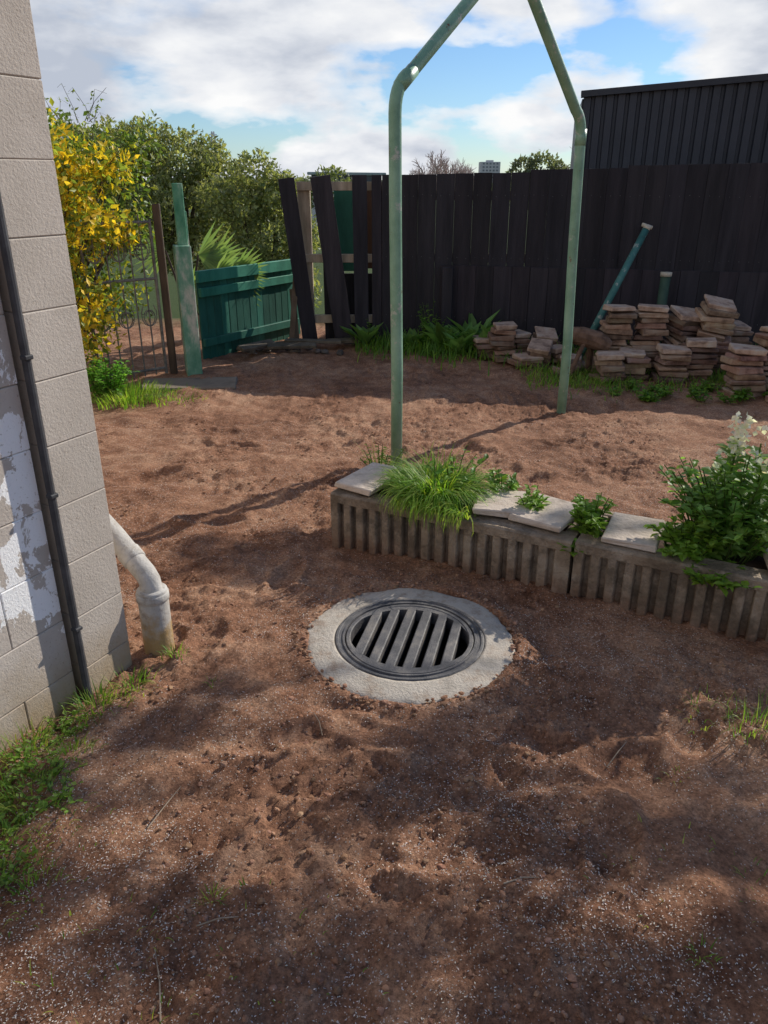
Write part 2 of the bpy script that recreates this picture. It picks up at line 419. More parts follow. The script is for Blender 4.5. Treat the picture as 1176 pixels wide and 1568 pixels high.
for i in range(1250):
    a=U(0,6.28); r=math.sqrt(R()); u=.46+.19*r*math.cos(a); w=.21+.15*r*math.sin(a)
    b=PP(u,w,.25); out=(b-cc0); az=math.atan2(out.y,out.x)+U(-1,1)
    blade(mb,b,az,U(.12,.34)*(1.1-.25*r),U(.004,.009),U(.4,1.2)+.7*r,vary(random.choice((G1,(.22,.38,.045),G2,G3)),.3))
for i in range(130):
    blade(mb,PP(U(.36,.72),U(-.01,.08),.26),math.atan2(-PL_N.y,-PL_N.x)+U(-.7,.7),U(.10,.24),.007,U(1.3,2.2),vary(random.choice((G1,G3))))
weed(mb,PP(.50,.3,.25),.2,.28,12,7,.05)
mb.build('planter_grass_clump',[grassM])
mb=MB(); weed(mb,PP(.75,.34,.24),.10,.20,16,9,.05); weed(mb,PP(.93,.22,.24),.08,.18,14,9,.05,((.2,.33,.05),G1)); mb.build('planter_weed',[leafM])
mb=MB(); weed(mb,PP(1.22,.16,.24),.11,.22,26,11,.055,((.2,.33,.05),G1)); weed(mb,PP(1.20,.02,.2),.05,.08,7,5,.05,((.2,.33,.05),G1)); mb.build('planter_weed',[leafM])
mb=MB(); weed(mb,PP(.04,.44,.15),.14,.30,13,9,.04,((.2,.33,.05),G1)); tuft(mb,PP(.06,.42,.15),.10,46,(.1,.32)); mb.build('planter_weed',[leafM])
mb=MB()
weed(mb,PP(1.76,.24,.24),.31,.50,110,15,.06,((.23,.38,.09),(.14,.27,.05),(.19,.32,.09)),None,.004)
weed(mb,PP(1.62,.12,.22),.16,.24,40,12,.055,((.22,.36,.07),G1))
weed(mb,PP(1.75,.0,.20),.15,.10,18,9,.05,((.2,.33,.05),G1))
for (u,w,h) in [(1.70,.22,.66),(1.66,.26,.52),(1.80,.2,.55),(1.78,.3,.60),(1.86,.2,.6)]:
    p0=PP(u,w,.25); p1=PP(u+.03,w,.1+h); tube(mb,[p0,(p0+p1)/2+Vector((.01,0,0)),p1],[.006,.005,.003],5,0,(.12,.18,.05))
    for j in range(34):
        q=p0.lerp(p1,.3+.6*j/34); az=j*2.4; bleaf(mb,q,Vector((math.cos(az),math.sin(az),.5)),Vector((0,0,1)),.08,.05,vary((.20,.32,.10)))
    for j in range(90 if u==1.70 else 14):
        q=p0.lerp(p1,.84+.26*R())+rnd_unit()*.028; leaf(mb,q,rnd_unit(),rnd_unit(),.028,.024,vary((.70,.66,.72),.12))
mb.build('flowering_weed',[leafM])
mb=MB()
for (x,y,r,n,L) in [(-.98,2.14,.10,150,(.03,.10)),(-.90,2.28,.07,90,(.03,.09)),(-1.12,1.92,.12,160,(.04,.11)),(-1.03,1.72,.13,150,(.03,.09)),(-1.02,1.52,.13,150,(.03,.08)),(-1.14,1.66,.12,160,(.04,.09)),(-.98,1.90,.09,70,(.03,.06)),(-.88,1.40,.12,60,(.02,.05)),(-.78,2.42,.05,40,(.03,.06)),(-.96,1.6,.2,90,(.02,.05)),(-1.0,1.3,.15,60,(.02,.05))]:
    tuft(mb,(x,y,gh(x,y)-.004),r,n,L,.0045)
for (x,y) in [(-1.12,1.75),(-1.05,1.6),(-1.1,1.88),(-1.0,1.45),(-1.05,2.02),(-.95,1.7),(-1.0,1.8)]:
    weed(mb,(x,y,gh(x,y)),.12,.05,18,6,.022,((.24,.36,.08),G1),None,.0015)
mb.build('wall_side_grass',[grassM])
mb=MB()
for (x,y,r,n,L) in [(1.20,2.02,.10,60,(.05,.12)),(1.08,2.12,.10,30,(.04,.1)),(.9,1.85,.05,14,(.03,.06)),(-.43,1.38,.04,40,(.02,.05)),(.73,1.22,.03,22,(.02,.05)),(-.7,1.12,.2,16,(.02,.06)),(.95,1.45,.12,22,(.02,.05)),(1.02,1.3,.08,40,(.02,.05)),(-.62,1.3,.15,16,(.02,.05)),(-.5,1.05,.15,14,(.02,.05)),(-.62,2.3,.03,10,(.02,.04)),(.8,1.5,.3,26,(.015,.04)),(-.3,1.25,.35,26,(.015,.035)),(1.3,2.1,.12,40,(.04,.1))]:
    tuft(mb,(x,y,gh(x,y)-.004),r,n,L,.0035)
mb.build('grass_tufts',[grassM])
mb=MB()
for i in range(3200):
    x=random.choice((U(-.3,1.35),U(.1,1.25),U(1.2,4))); y=8.35-.15*x-abs(random.gauss(0,.30))
    if x>1.2 and R()<.3: continue
    blade(mb,(x,y,0),U(0,6.28),U(.08,.28),.012,U(.3,1.3),vary(random.choice((G1,G2,(.12,.24,.05))),.3))
for (x,y,h) in [(.85,7.95,.42),(1.0,7.85,.35),(.6,8.05,.45),(.3,8.1,.28),(-.2,8.2,.35),(.95,8.1,.5),(.75,7.8,.3),(1.1,8.0,.4)]:
    for j in range(16):
        az=U(0,6.28); d=Vector((math.cos(az)*.7,math.sin(az)*.7,U(.5,1.3))); bleaf(mb,Vector((x,y,.02)),d,Vector((0,0,1)),h*U(.6,1),.11,vary((.17,.30,.08),.25))
weed(mb,(.5,8.1,0),.2,.7,14,8,.06); weed(mb,(-.15,8.2,0),.1,.45,8,8,.05)
mb.build('fence_line_grass',[grassM])
mb=MB()
for i in range(5200):
    t=R(); x=1.25+t*3.3; y=6.95-.52*t+random.gauss(0,.26)-.1*math.sin(t*9)
    if noise.noise(Vector((x*2,y*2,0)))<U(-.6,.3): continue
    blade(mb,(x,y,0),U(0,6.28),U(.04,.15),.009,U(.4,1.4),vary(random.choice((G1,G2,G3)),.3))
for i in range(28):
    x=U(1.9,3.4); y=U(6.0,6.5); weed(mb,(x,y,0),.09,.12,7,6,.055)
mb.build('brick_pile_grass',[grassM])
# ---------------------------------------------------------------- block house
house=empty('block_house')
C0=Vector((-.935,2.403,0)); WU=Vector((-.459,-.888,0)); WN=Vector((.888,-.459,0))
rotW=Matrix(((WU.x,-WN.x,0),(WU.y,-WN.y,0),(0,0,1)))
def WP(s,d,z): q=C0+WU*s+WN*d; return Vector((q.x,q.y,z))
def stain(nt,col):
    v=coords(nt); sep=nt.nodes.new('ShaderNodeSeparateXYZ'); nt.links.new(v,sep.inputs[0])
    n=nz(nt,v,7,4,.7)
    zz=math_n(nt,'ADD',sep.outputs['Z'],math_n(nt,'MULTIPLY',n.outputs['Fac'],-.35))
    f=math_n(nt,'MULTIPLY',math_n(nt,'SUBTRACT',.08,zz,True),4,True)
    col=mixc(nt,math_n(nt,'MULTIPLY',f,.8),col,(.34,.24,.13))
    n5=nz(nt,v,90,2,.6); d=ramp(nt,[(.28,(.55,.5,.45)),(.36,(1,1,1))]); nt.links.new(n5.outputs['Fac'],d.inputs['Fac'])
    return mixc(nt,.6,col,d.outputs['Color'],'MULTIPLY')
def flake(nt,col):
    v=coords(nt,(1,1,.8)); sep=nt.nodes.new('ShaderNodeSeparateXYZ'); nt.links.new(v,sep.inputs[0])
    n=nz(nt,v,8,6,.68,.3)
    h=math_n(nt,'MULTIPLY',math_n(nt,'SUBTRACT',math_n(nt,'ABSOLUTE',math_n(nt,'SUBTRACT',sep.outputs['Z'],.54)),.27),-.8)
    f=math_n(nt,'ADD',n.outputs['Fac'],math_n(nt,'MINIMUM',h,.04))
    f=math_n(nt,'MULTIPLY',math_n(nt,'SUBTRACT',f,.515),60,True)
    col=mixc(nt,f,col,(.90,.89,.87))
    return stain(nt,col)
wall1=M('painted_block',(.46,.40,.335),(.54,.475,.405),5,.8,.35,110,extra=stain)
wall2=M('flaking_painted_block',(.46,.40,.34),(.54,.475,.41),5,.8,.35,110,extra=flake)
mb=MB()
box(mb,WP(.10,-.10,1.3),(.190,.188,2.8),rotW,.002)
for k in range(-1,14):
    z0=.1+.2*k; box(mb,WP(.10,-.0975,z0+.1),(.20,.195,.1985),rotW,.003,0,(U(.96,1.03),)*3,.0007)
mb.build('corner_pier',[wall1],house)
mb=MB()
box(mb,WP(2.6,-.13,1.3),(4.72,.17,2.8),rotW,.002)
for k in range(-1,14):
    z0=.1+.2*k
    s=.232
    w=.2 if k%2 else .4
    while s<4.9:
        L=min(w,4.95-s)
        if L>.03: box(mb,WP(s+L/2,-.1275,z0+.1),(L-.002,.195,.1985),rotW,.003,0,(U(.96,1.03),)*3,.0007)
        s+=w; w=.4
mb.build('side_wall',[wall2],house)
mb=MB()
for k in range(-1,14):
    z0=.1+.2*k; s=.0
    while s<5:
        q=C0+WU*.10-WN*(.2+s+.2); box(mb,(q.x,q.y,z0+.1),(.196,.397,.1955),rotW,.006); s+=.4
mb.build('end_wall',[wall1],house)
mb=MB(); box(mb,WP(2.5,-2.6,2.78),(5.1,5.3,.12),rotW,.01); box(mb,WP(2.5,-2.6,2.9),(4.2,4.2,.14),rotW,.05)
mb.build('roof',[M('roofing_iron',(.2,.2,.2),(.3,.3,.3))],house)
mb=MB()
pts=[WP(.217,.003,z) for z in [-.05,.3,.6,.9,1.2,1.5,1.8,2.1,2.7]]
tube(mb,pts,.0125,10)
for z in (.27,.75,1.18,1.7,2.2): box(mb,WP(.217,.008,z),(.030,.026,.014),rotW,.003)
mb.build('black_cable_conduit',[M('black_plastic',(.035,.035,.038),(.07,.07,.075),20,.6,.1)],house)
mb=MB()
P0=Vector((-.860,2.50,0))
el=[P0+Vector(p) for p in[(0,0,.20),(0,0,.262),(-.006,.006,.292),(-.022,.018,.315),(-.05,.04,.336),(-.16,.13,.42),(-.36,.27,.56)]]
tube(mb,el,.040,20)
tube(mb,[P0+Vector((0,0,z)) for z in(-.06,0,.10,.255,.258,.262)],[.056,.056,.0555,.056,.055,.046],24)
tube(mb,[P0+Vector((0,0,z)) for z in(.215,.218,.244,.2475)],[.0565,.060,.060,.0565],24)
d=(el[5]-el[4]).normalized(); q=el[4]+d*.05
tube(mb,[q-d*.03,q-d*.027,q+d*.02,q+d*.023],[.0405,.0445,.0445,.0405],20)
def pst(nt,col):
    v=coords(nt); sep=nt.nodes.new('ShaderNodeSeparateXYZ'); nt.links.new(v,sep.inputs[0]); n=nz(nt,v,14,4,.7)
    f=math_n(nt,'MULTIPLY',math_n(nt,'SUBTRACT',math_n(nt,'MULTIPLY',n.outputs['Fac'],.36),sep.outputs['Z']),9,True)
    col=mixc(nt,f,col,(.38,.25,.11))
    n2=nz(nt,v,22,5,.7); f2=ramp(nt,[(.54,(0,0,0)),(.64,(.5,.5,.5))]); nt.links.new(n2.outputs['Fac'],f2.inputs['Fac'])
    return mixc(nt,f2.outputs['Color'],col,(.26,.21,.16))
mb.build('downpipe',[M('painted_pipe',(.38,.35,.31),(.58,.55,.50),12,.75,.4,70,extra=pst)],None,True)
# ---------------------------------------------------------------- clothes line frame
def rustx(nt,col):
    v=coords(nt); n=nz(nt,v,9,6,.75)
    r=ramp(nt,[(.58,(0,0,0)),(.64,(1,1,1))]); nt.links.new(n.outputs['Fac'],r.inputs['Fac'])
    col=mixc(nt,r.outputs['Color'],col,(.38,.40,.34))
    n2=nz(nt,v,13,6,.8); r2=ramp(nt,[(.62,(0,0,0)),(.66,(1,1,1))]); nt.links.new(n2.outputs['Fac'],r2.inputs['Fac'])
    return mixc(nt,r2.outputs['Color'],col,(.14,.06,.03))
polem=M('green_painted_pipe',(.12,.245,.155),(.24,.40,.28),5,.42,.2,60,extra=rustx,spec=.5)
mb=MB()
LB=Vector((.078,4.57,0)); RB=Vector((1.38,5.81,0)); AP=Vector((.725,5.19,2.84))
LT=Vector((.058,4.57,2.07)); RT=Vector((1.335,5.80,1.98))
def bez(a,b,c,n=7): return [a*(1-t)**2+b*2*t*(1-t)+c*t*t for t in [i/n for i in range(n+1)]]
path=[LB-Vector((0,0,.2)),LB+Vector((0,0,.6)),LB.lerp(LT,.7)]
path+=bez(LT-Vector((0,0,.10)),LT+Vector((0,0,.05)),LT+(AP-LT).normalized()*.15)
path+=[LT.lerp(AP,.5)]+bez(AP+(LT-AP).normalized()*.12,AP,AP+(RT-AP).normalized()*.12)+[RT.lerp(AP,.5)]
path+=bez(RT+(AP-RT).normalized()*.13,RT+Vector((0,0,.04)),RT-Vector((0,0,.10)))
path+=[RB.lerp(RT,.6),RB+Vector((0,0,.5)),RB-Vector((0,0,.2))]
tube(mb,path,.035,20)
dl=(AP-LT).normalized()
tube(mb,[LT+dl*.04,LT+dl*.17],.0375,20); tube(mb,[RT-Vector((0,0,.12)),RT-Vector((0,0,.02))],.0375,20)
mb.build('clothesline_frame',[polem],None,True)
# ---------------------------------------------------------------- dark fence
fence_m=M('dark_stained_timber',(.012,.011,.014),(.030,.027,.032),3,.75,.5,30,stretch=(4,4,.35),bdist=.006)
rawm=M('weathered_timber',(.20,.16,.11),(.38,.31,.23),4,.85,.4,30,stretch=(3,3,.5))
fence=empty('dark_paling_fence')
FA=Vector((-.02,8.50,0)); FB=Vector((5.6,7.62,0)); FD=(FB-FA).normalized(); FN=Vector((FD.y,-FD.x,0))
fang=math.atan2(FD.y,FD.x); rotF=RZ(fang)
def FP(s,d,z): q=FA+FD*s+FN*d; return Vector((q.x,q.y,z))
mb=MB(); s=0
L=(FB-FA).length; W_=.185
while s<L:
    w=W_; top=1.69+.10*s/L+(.02 if s>1.45 else 0)+(.02 if s>2.4 else 0)+U(-.003,.003)
    t=U(.8,1.25); box(mb,FP(s+w/2,U(-.003,.003),top/2-.05),(w-U(.001,.003),.022,top+.1),rotF@RY(U(-.0008,.0008)),.0015,0,(t*U(.97,1.06),t,t*U(.97,1.06)),.0005)
    s+=w
s=.62
while s<L:
    w=W_; t=U(.9,1.45); hh=.835+U(-.003,.003)-.008*s
    box(mb,FP(s+w/2,.025+U(-.003,.003),hh/2-.05),(w-U(.001,.005),.022,hh+.1),rotF@RY(U(-.002,.002)),.0015,0,(t*U(1.0,1.2),t,t*U(.97,1.02)),.0005)
    s+=w
mb.build('palings',[fence_m],fence)
mb=MB()
for z in (.3,.9,1.5): box(mb,FP(L/2,-.045,z),(L,.05,.09),rotF,.004)
for s in (.1,2.2,4.3,5.6): box(mb,FP(s,-.12,.82),(.09,.09,1.6),rotF,.004)
mb.build('rails_and_posts',[rawm],fence)
mb=MB()
s=W_/2
while s<L:
    for z in (.9,1.5,.3):
        for dd in(-.045,.045):
            box(mb,FP(s+dd,.013+(.026 if z<.83 and s>.62 else 0),z+U(-.01,.01)),(.006,.004,.006),rotF,.001)
    s+=W_
mb.build('nail_heads',[M('galvanised',(.08,.08,.08),(.15,.15,.15),20,.5,0)],fence)
bf=empty('broken_paling_fence')
mb=MB()
def plank(mb,x0,x1,z0,z1,w,y0,y1,col=(1,1,1),mat=0,th=.022):
    a=Vector((x0,y0,z0)); b=Vector((x1,y1,z1)); d=b-a; L=d.length
    z=d.normalized(); y=Vector((0,1,0)); x=y.cross(z).normalized(); y=z.cross(x)
    rot=Matrix((x,y,z)).transposed(); box(mb,(a+b)/2,(w,th,L),rot,.002,mat,col,.002)
plank(mb,-.80,-.985,-.05,1.66,.165,8.50,8.42,(1.2,1.15,1.2))
plank(mb,-.42,-.64,-.05,1.68,.20,8.45,8.40,(1.7,1.55,1.5))
plank(mb,-.60,-.60,-.05,1.60,.10,8.62,8.58,(.9,.9,.9))
plank(mb,-.24,-.25,-.05,1.69,.15,8.47,8.47,(1.1,1.1,1.15))
plank(mb,-.075,-.075,-.05,1.69,.10,8.50,8.50,(1.3,1.2,1.2))
mb.build('loose_palings',[fence_m],bf)
mb=MB()
for z in(1.585,.88,.25): box(mb,(-.42,8.56,z),(.95,.05,.085),None,.004,0,(1.3,1.3,1.3))
box(mb,(-.83,8.62,.78),(.13,.1,1.66),None,.005,0,(1.3,1.3,1.3)); box(mb,(.0,8.63,.8),(.1,.1,1.6),None,.005)
mb.build('rails',[rawm],bf)
mb=MB(); box(mb,(-.40,8.80,1.15),(.26,.02,.85),RZ(.05),.003); box(mb,(-.12,8.82,1.15),(.20,.02,.8),None,.003,1)
box(mb,(-.38,8.80,.35),(.5,.02,.7),None,.003,2)
tealm=M('teal_paint',(.012,.085,.058),(.030,.15,.105),4,.6,.3,40,stretch=(2,2,.5))
mb.build('neighbour_panels',[tealm,M('brown_board',(.06,.035,.022),(.11,.06,.04),4),fence_m],bf)
# ---------------------------------------------------------------- teal fence + gate
tf=empty('teal_picket_fence'); mb=MB()
A=Vector((-1.82,7.72,0)); B=Vector((-1.02,9.0,0)); D=(B-A).normalized(); N=Vector((D.y,-D.x,0)); LL=(B-A).length; an=math.atan2(D.y,D.x)
s=0
while s<LL:
    t=U(.6,1.2); q=A+D*(s+.05)+N*U(-.004,.004); box(mb,(q.x,q.y,.375),(.100,.018,.83+U(-.01,.01)),RZ(an),.003,0,(t,t,t),.001); s+=.106
q=A+D*LL/2+N*.035
box(mb,(q.x,q.y,.785),(LL+.04,.045,.11),RZ(an),.004,0,(1.9,1.8,1.7)); box(mb,(q.x,q.y,.635),(LL,.04,.085),RZ(an),.004,0,(1.6,1.6,1.5)); box(mb,(q.x,q.y,.15),(LL,.04,.08),RZ(an),.004)  # upper rails tinted brighter than pickets: light falling on them painted in
mb.build('pickets_and_rails',[tealm],tf)
pm=M('flaking_green_post',(.06,.20,.12),(.16,.32,.22),9,.8,.5,40,stretch=(1,1,.5),c3=(.48,.48,.40))
mb=MB(); box(mb,(-1.74,6.98,.55),(.14,.14,1.16),RZ(.35),.006,0,(1,1,1),.004); box(mb,(-1.735,7.00,1.36),(.085,.05,.52),RZ(.35),.005,0,(.8,1.0,.9)); box(mb,(-1.735,7.06,.9),(.08,.04,1.0),RZ(.35),.004)
mb.build('gate_post',[pm])
mb=MB(); box(mb,(-1.93,7.0,.72),(.065,.065,1.48),RZ(.1),.006,0,(1,1,1),.003); mb.build('timber_gate_post',[M('brown_timber',(.05,.035,.026),(.12,.085,.06),5,stretch=(3,3,.5))])
gm_=M('rusty_steel',(.10,.09,.08),(.26,.24,.21),20,.6,.2)
mb=MB(); g0=Vector((-2.45,6.55,0)); g1=Vector((-1.98,6.93,0))
def GP(t,z): q=g0.lerp(g1,t); return Vector((q.x,q.y,z))
for z in(.08,.86,1.32): tube(mb,[GP(0,z),GP(1,z)],.012,8)
for t in(0,.16,.33,.5,.67,.84,1): tube(mb,[GP(t,.03),GP(t,1.34+.08*math.sin(t*math.pi))],.007 if 0<t<1 else .014,6)
for t0 in(.16,.5,.84):
    for z0,sg in((.55,1),(.55,-1),(1.1,1),(1.1,-1)):
        tube(mb,[GP(t0+(.055+.09*(a/14))*math.cos(a*.55)*sg*.9,z0+(.03+.09*a/14)*math.sin(a*.55)) for a in range(14)],.005,5)
mb.build('wrought_iron_gate',[gm_])
mb=MB(); box(mb,(-1.70,6.62,-.006),(.80,.34,.05),RZ(.12),.01,0,(.5,.45,.4),.01); mb.build('concrete_step',[concm])
mb=MB()
for (x0,x1,z1,y0) in [(-1.00,-.93,.80,8.35),(-.95,-1.0,.55,8.45)]: plank(mb,x0,x1,0,z1,.06,y0,y0+.2,(.5,.42,.38))
for (x,y,l,a) in [(-1.1,8.2,.7,.3),(-.75,8.2,.6,-.1),(-1.3,7.9,.45,.9),(-.95,7.95,.5,.1),(-.4,8.25,.4,.2)]: box(mb,(x,y,.04+U(0,.05)),(l,.1,.035),RZ(a)@RX(U(-.3,.3)),.004,0,(U(.25,.6),)*3,.004)
mb.build('scrap_timber',[rawm])
mb=MB()
for i in range(24): rock(mb,(U(-1.6,-.4),U(7.85,8.3),.01),U(.02,.055),(U(.4,1.0),)*3)
mb.build('rubble_stones',[M('stone',(.12,.09,.075),(.28,.23,.19),9,.9,.5,50)])
# ---------------------------------------------------------------- brick/paver stacks
brick=M('old_clay_paver',(.12,.070,.050),(.31,.20,.142),9,.92,.7,50,c3=(.34,.26,.20))
def stack(x,y,n,sx=.235,sy=.235,th=.05,a=0,z0=0.0,tilt=0,name='paver_stack'):
    mb=MB(); z=z0; ox=oy=0
    for i in range(n):
        t=U(.5,1.3); ox+=U(-.010,.010); oy+=U(-.008,.008)
        top = i==n-1
        cc=(t*1.0,t*U(.85,1.05),t*U(.8,1.05)) if not top else (1.5,1.6,1.65)  # top paver paler: sunlight on the stack tops put into its tint
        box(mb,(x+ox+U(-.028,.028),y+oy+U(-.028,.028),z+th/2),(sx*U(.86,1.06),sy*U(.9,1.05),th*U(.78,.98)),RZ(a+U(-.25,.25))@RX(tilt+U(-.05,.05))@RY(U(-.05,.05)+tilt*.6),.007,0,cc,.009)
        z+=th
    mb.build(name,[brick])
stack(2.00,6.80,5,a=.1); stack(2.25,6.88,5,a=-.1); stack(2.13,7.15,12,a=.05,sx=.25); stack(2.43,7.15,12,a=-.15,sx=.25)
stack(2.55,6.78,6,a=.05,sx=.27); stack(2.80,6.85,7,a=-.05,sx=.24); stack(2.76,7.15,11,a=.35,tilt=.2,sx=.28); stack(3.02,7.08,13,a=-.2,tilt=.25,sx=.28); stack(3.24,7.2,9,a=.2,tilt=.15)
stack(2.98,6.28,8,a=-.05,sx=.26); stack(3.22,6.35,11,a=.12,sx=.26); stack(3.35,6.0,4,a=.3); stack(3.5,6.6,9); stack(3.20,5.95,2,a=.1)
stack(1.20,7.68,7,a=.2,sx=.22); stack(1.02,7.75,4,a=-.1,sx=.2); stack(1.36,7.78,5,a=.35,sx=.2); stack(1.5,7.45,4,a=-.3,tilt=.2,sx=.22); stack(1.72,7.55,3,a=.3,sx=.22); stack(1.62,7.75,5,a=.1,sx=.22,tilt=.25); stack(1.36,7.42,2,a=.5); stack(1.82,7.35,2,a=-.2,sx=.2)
mb=MB()
for i in range(14):
    box(mb,(U(1.2,3.4),U(7.0,7.4),U(.02,.06)),(U(.08,.2),U(.08,.16),.045),RZ(U(0,3))@RX(U(-.5,.5)),.007,0,(U(.5,1.2),)*3,.008)
mb.build('broken_pavers',[brick])
mb=MB(); a=Vector((1.90,7.55,.0)); b=Vector((2.545,7.95,1.20)); tube(mb,[a,b],.034,14,0); d=(b-a).normalized(); tube(mb,[b-d*.0,b+d*.035],.036,12,1); tube(mb,[b+d*.02+Vector((-.05,0,.03)),b+d*.02+Vector((.05,0,-.0))],.018,8,1)
tealpipe=M('teal_painted_pipe',(.03,.12,.105),(.08,.20,.175),6,.55,.2,extra=rustx)
cream=M('cream_cap',(.4,.36,.28),(.55,.5,.4),8)
mb.build('leaning_pipe',[tealpipe,cream],None,True)
mb=MB(); tube(mb,[(2.74,7.80,0),(2.75,7.80,.78)],.048,14,0); tube(mb,[(2.75,7.80,.78),(2.75,7.80,.82)],.055,12,1); mb.build('short_pipe_post',[M('dark_green_pipe',(.02,.05,.035),(.05,.09,.06),6,.6,.1),cream],None,True)
mb=MB(); box(mb,(.66,8.26,.40),(.11,.06,.84),RZ(-.15),.005,0,(1.2,1.2,1.2),.002); mb.build('fence_stub_post',[fence_m])
mb=MB(); tube(mb,[(1.66,7.02,.36),(1.78,7.0,.35),(1.93,6.98,.31),(2.03,6.97,.26)],[.07,.085,.085,.06],12,0); tube(mb,[(1.80,6.95,.3),(1.66,6.85,.0)],.02,8,0); tube(mb,[(1.88,7.02,.3),(1.9,7.1,.0)],.03,8,0); mb.build('cut_log',[M('bark',(.08,.045,.028),(.22,.13,.085),14,.9,.8,40)],None,False)
# ---------------------------------------------------------------- neighbour shed
shed=empty('corrugated_shed')
S0=Vector((2.53,11,0)); S1=Vector((9.5,9.6,0)); SD=(S1-S0).normalized(); SN=Vector((SD.y,-SD.x,0)); SL=(S1-S0).length
cor=M('charcoal_cladding',(.026,.030,.040),(.034,.038,.050),3,.5,.05,30,spec=.4)
mb=MB(); prof=[]; s=0; p=.14
while s<SL:
    prof+=[(s,0),(s+p*.60,0),(s+p*.68,-.035),(s+p*.92,-.035)]; s+=p
vs=[]
for (s,d) in prof:
    q=S0+SD*s+SN*d; vs.append((q.x,q.y,-3)); vs.append((q.x,q.y,2.60+.066*s))
fs=[(2*i,2*i+2,2*i+3,2*i+1) for i in range(len(prof)-1)]
mb.add(vs,fs); mb.build('ribbed_wall',[cor],shed)
mb=MB(); d=(SD+Vector((0,0,.066))).normalized(); q=S0+SD*SL/2+Vector((0,0,2.635+.066*SL/2)); 
z=Vector((0,0,1)); yv=z.cross(d).normalized(); zz=d.cross(yv); rot=Matrix((d,yv,zz)).transposed()
box(mb,q-yv*.0,(SL+.1,.12,.075),rot,.004,0,(.8,.8,.8)); 
box(mb,q-SN*2.1+Vector((0,0,-.02)),(SL,4.1,.04),rot,.004)
e=S0-SN*2.06; box(mb,(e.x,e.y,-.2),(.04,3.9,5.58),RZ(math.atan2(SD.y,SD.x)),.003)
mb.build('roof_and_end',[cor],shed)
# ---------------------------------------------------------------- trees and shrubs
leafT=leafmat('tree_leaf',.42,.5)
barkm=M('tree_bark',(.05,.035,.025),(.13,.10,.075),12,.9,.6,30)
def tree(name,base,clumps,nleaf,size,cols,trunk_r=.15,twigs=True,shell=.55,mats=None,hang=0):
    mb=MB(); base=Vector(base)
    cz=sum(c[2] for c,_ in clumps)/len(clumps); cen=sum((Vector(c) for c,_ in clumps),Vector())/len(clumps)
    fork=base.lerp(Vector((cen.x,cen.y,cz)),.45); fork.x=(fork.x+base.x)/2; fork.y=(fork.y+base.y)/2
    tube(mb,[base,base.lerp(fork,.5)+Vector((.05,0,0)),fork],[trunk_r,trunk_r*.8,trunk_r*.65],10,1)
    tot=sum(r**2 for _,r in clumps)
    for c,r in clumps:
        c=Vector(c); mid=fork.lerp(c,.5)+rnd_unit()*r*.25
        tube(mb,[fork,mid,c],[trunk_r*.5,trunk_r*.3,trunk_r*.1],6,1)
        if twigs:
            for j in range(5):
                e=c+rnd_unit()*r*.85; tube(mb,[mid.lerp(c,U(.2,1)),e],[trunk_r*.12,trunk_r*.03],4,1,(1,1,1),False)
        n=int(nleaf*r*r/tot); off=Vector((U(-50,50),)*3)
        k=0
        while k<n:
            d=rnd_unit(); rr=r*(shell+(1-shell)*R()**.6)*(1+.35*noise.noise(d*2.3+off)); p=c+Vector((d.x,d.y,d.z*.85))*rr
            g=noise.noise(p*(2.2/r)+off)
            if g<U(-.35,.15): 
                if R()<.8: continue
            k+=1
            base_c=random.choice(cols); sh=.75+.35*sstep(-.4,.4,g)
            c_=vary(base_c,.25); c_=(c_[0]*sh,c_[1]*sh,c_[2]*sh)
            dd=(d*.6+rnd_unit()+Vector((0,0,-hang))).normalized(); L=size*U(.6,1.4)
            leaf(mb,p,dd,(d+rnd_unit()*.7),L,L*U(.4,.6),c_)
    return mb.build(name,mats or [leafT,barkm])
OL=((.25,.27,.11),(.17,.20,.085),(.33,.34,.16))
def cl(cx,cy,cz,spec): return [((cx+a,cy+b,cz+c),r) for a,b,c,r in spec]
random.seed(5)
tree('leafy_tree',(-6,25,-3),cl(-6.0,25,.85,[(0,0,1.3,1.0),(-1.1,.3,1.6,1.0),(1.0,-.2,.7,.95),(-.2,-.6,.1,1.1),(1.3,-.5,-.4,.9),(-2,0,1.4,1.1),(-3.3,0,1.4,1.1),(-1.4,-.4,-.3,1.2),(.4,0,-1.4,1.2),(1.7,0,-1.5,1.0),(-2.8,0,-.5,1.2),(.75,.3,1.45,.6),(-4.4,0,1.0,1)]),32000,.14,OL,.22)
tree('leafy_tree',(-3.4,23,-3),cl(-3.5,23,.5,[(0,0,1.25,.7),(.45,0,.7,.7),(-.4,-.2,.5,.7),(.2,0,-.4,.9),(-.6,0,-.9,.9),(.75,0,1.0,.4),(1.1,0,-.3,.7),(-1.1,0,.7,.6),(.6,0,-1.6,1.0),(-.9,0,-1.8,1.1)]),18000,.12,OL,.16)
tree('leafy_tree',(-1.4,30,-3),cl(-1.9,30,.7,[(0,0,.75,.7),(-.8,0,.5,.6),(.8,0,.4,.6),(1.7,0,.45,.5),(-2,0,.4,.8),(-3.2,0,.2,.9)]),6000,.14,((.18,.21,.09),(.13,.16,.07)),.12)
tree('dark_tree',(9.3,50,-3),cl(9.5,50,1.2,[(-1.2,0,.9,.9),(0,0,1.0,1),(1.2,0,.7,.8),(.5,0,-.2,1.2),(-.8,0,-.3,1.2),(2.2,0,.3,.8)]),5000,.24,((.14,.16,.10),(.15,.17,.11)),.2)
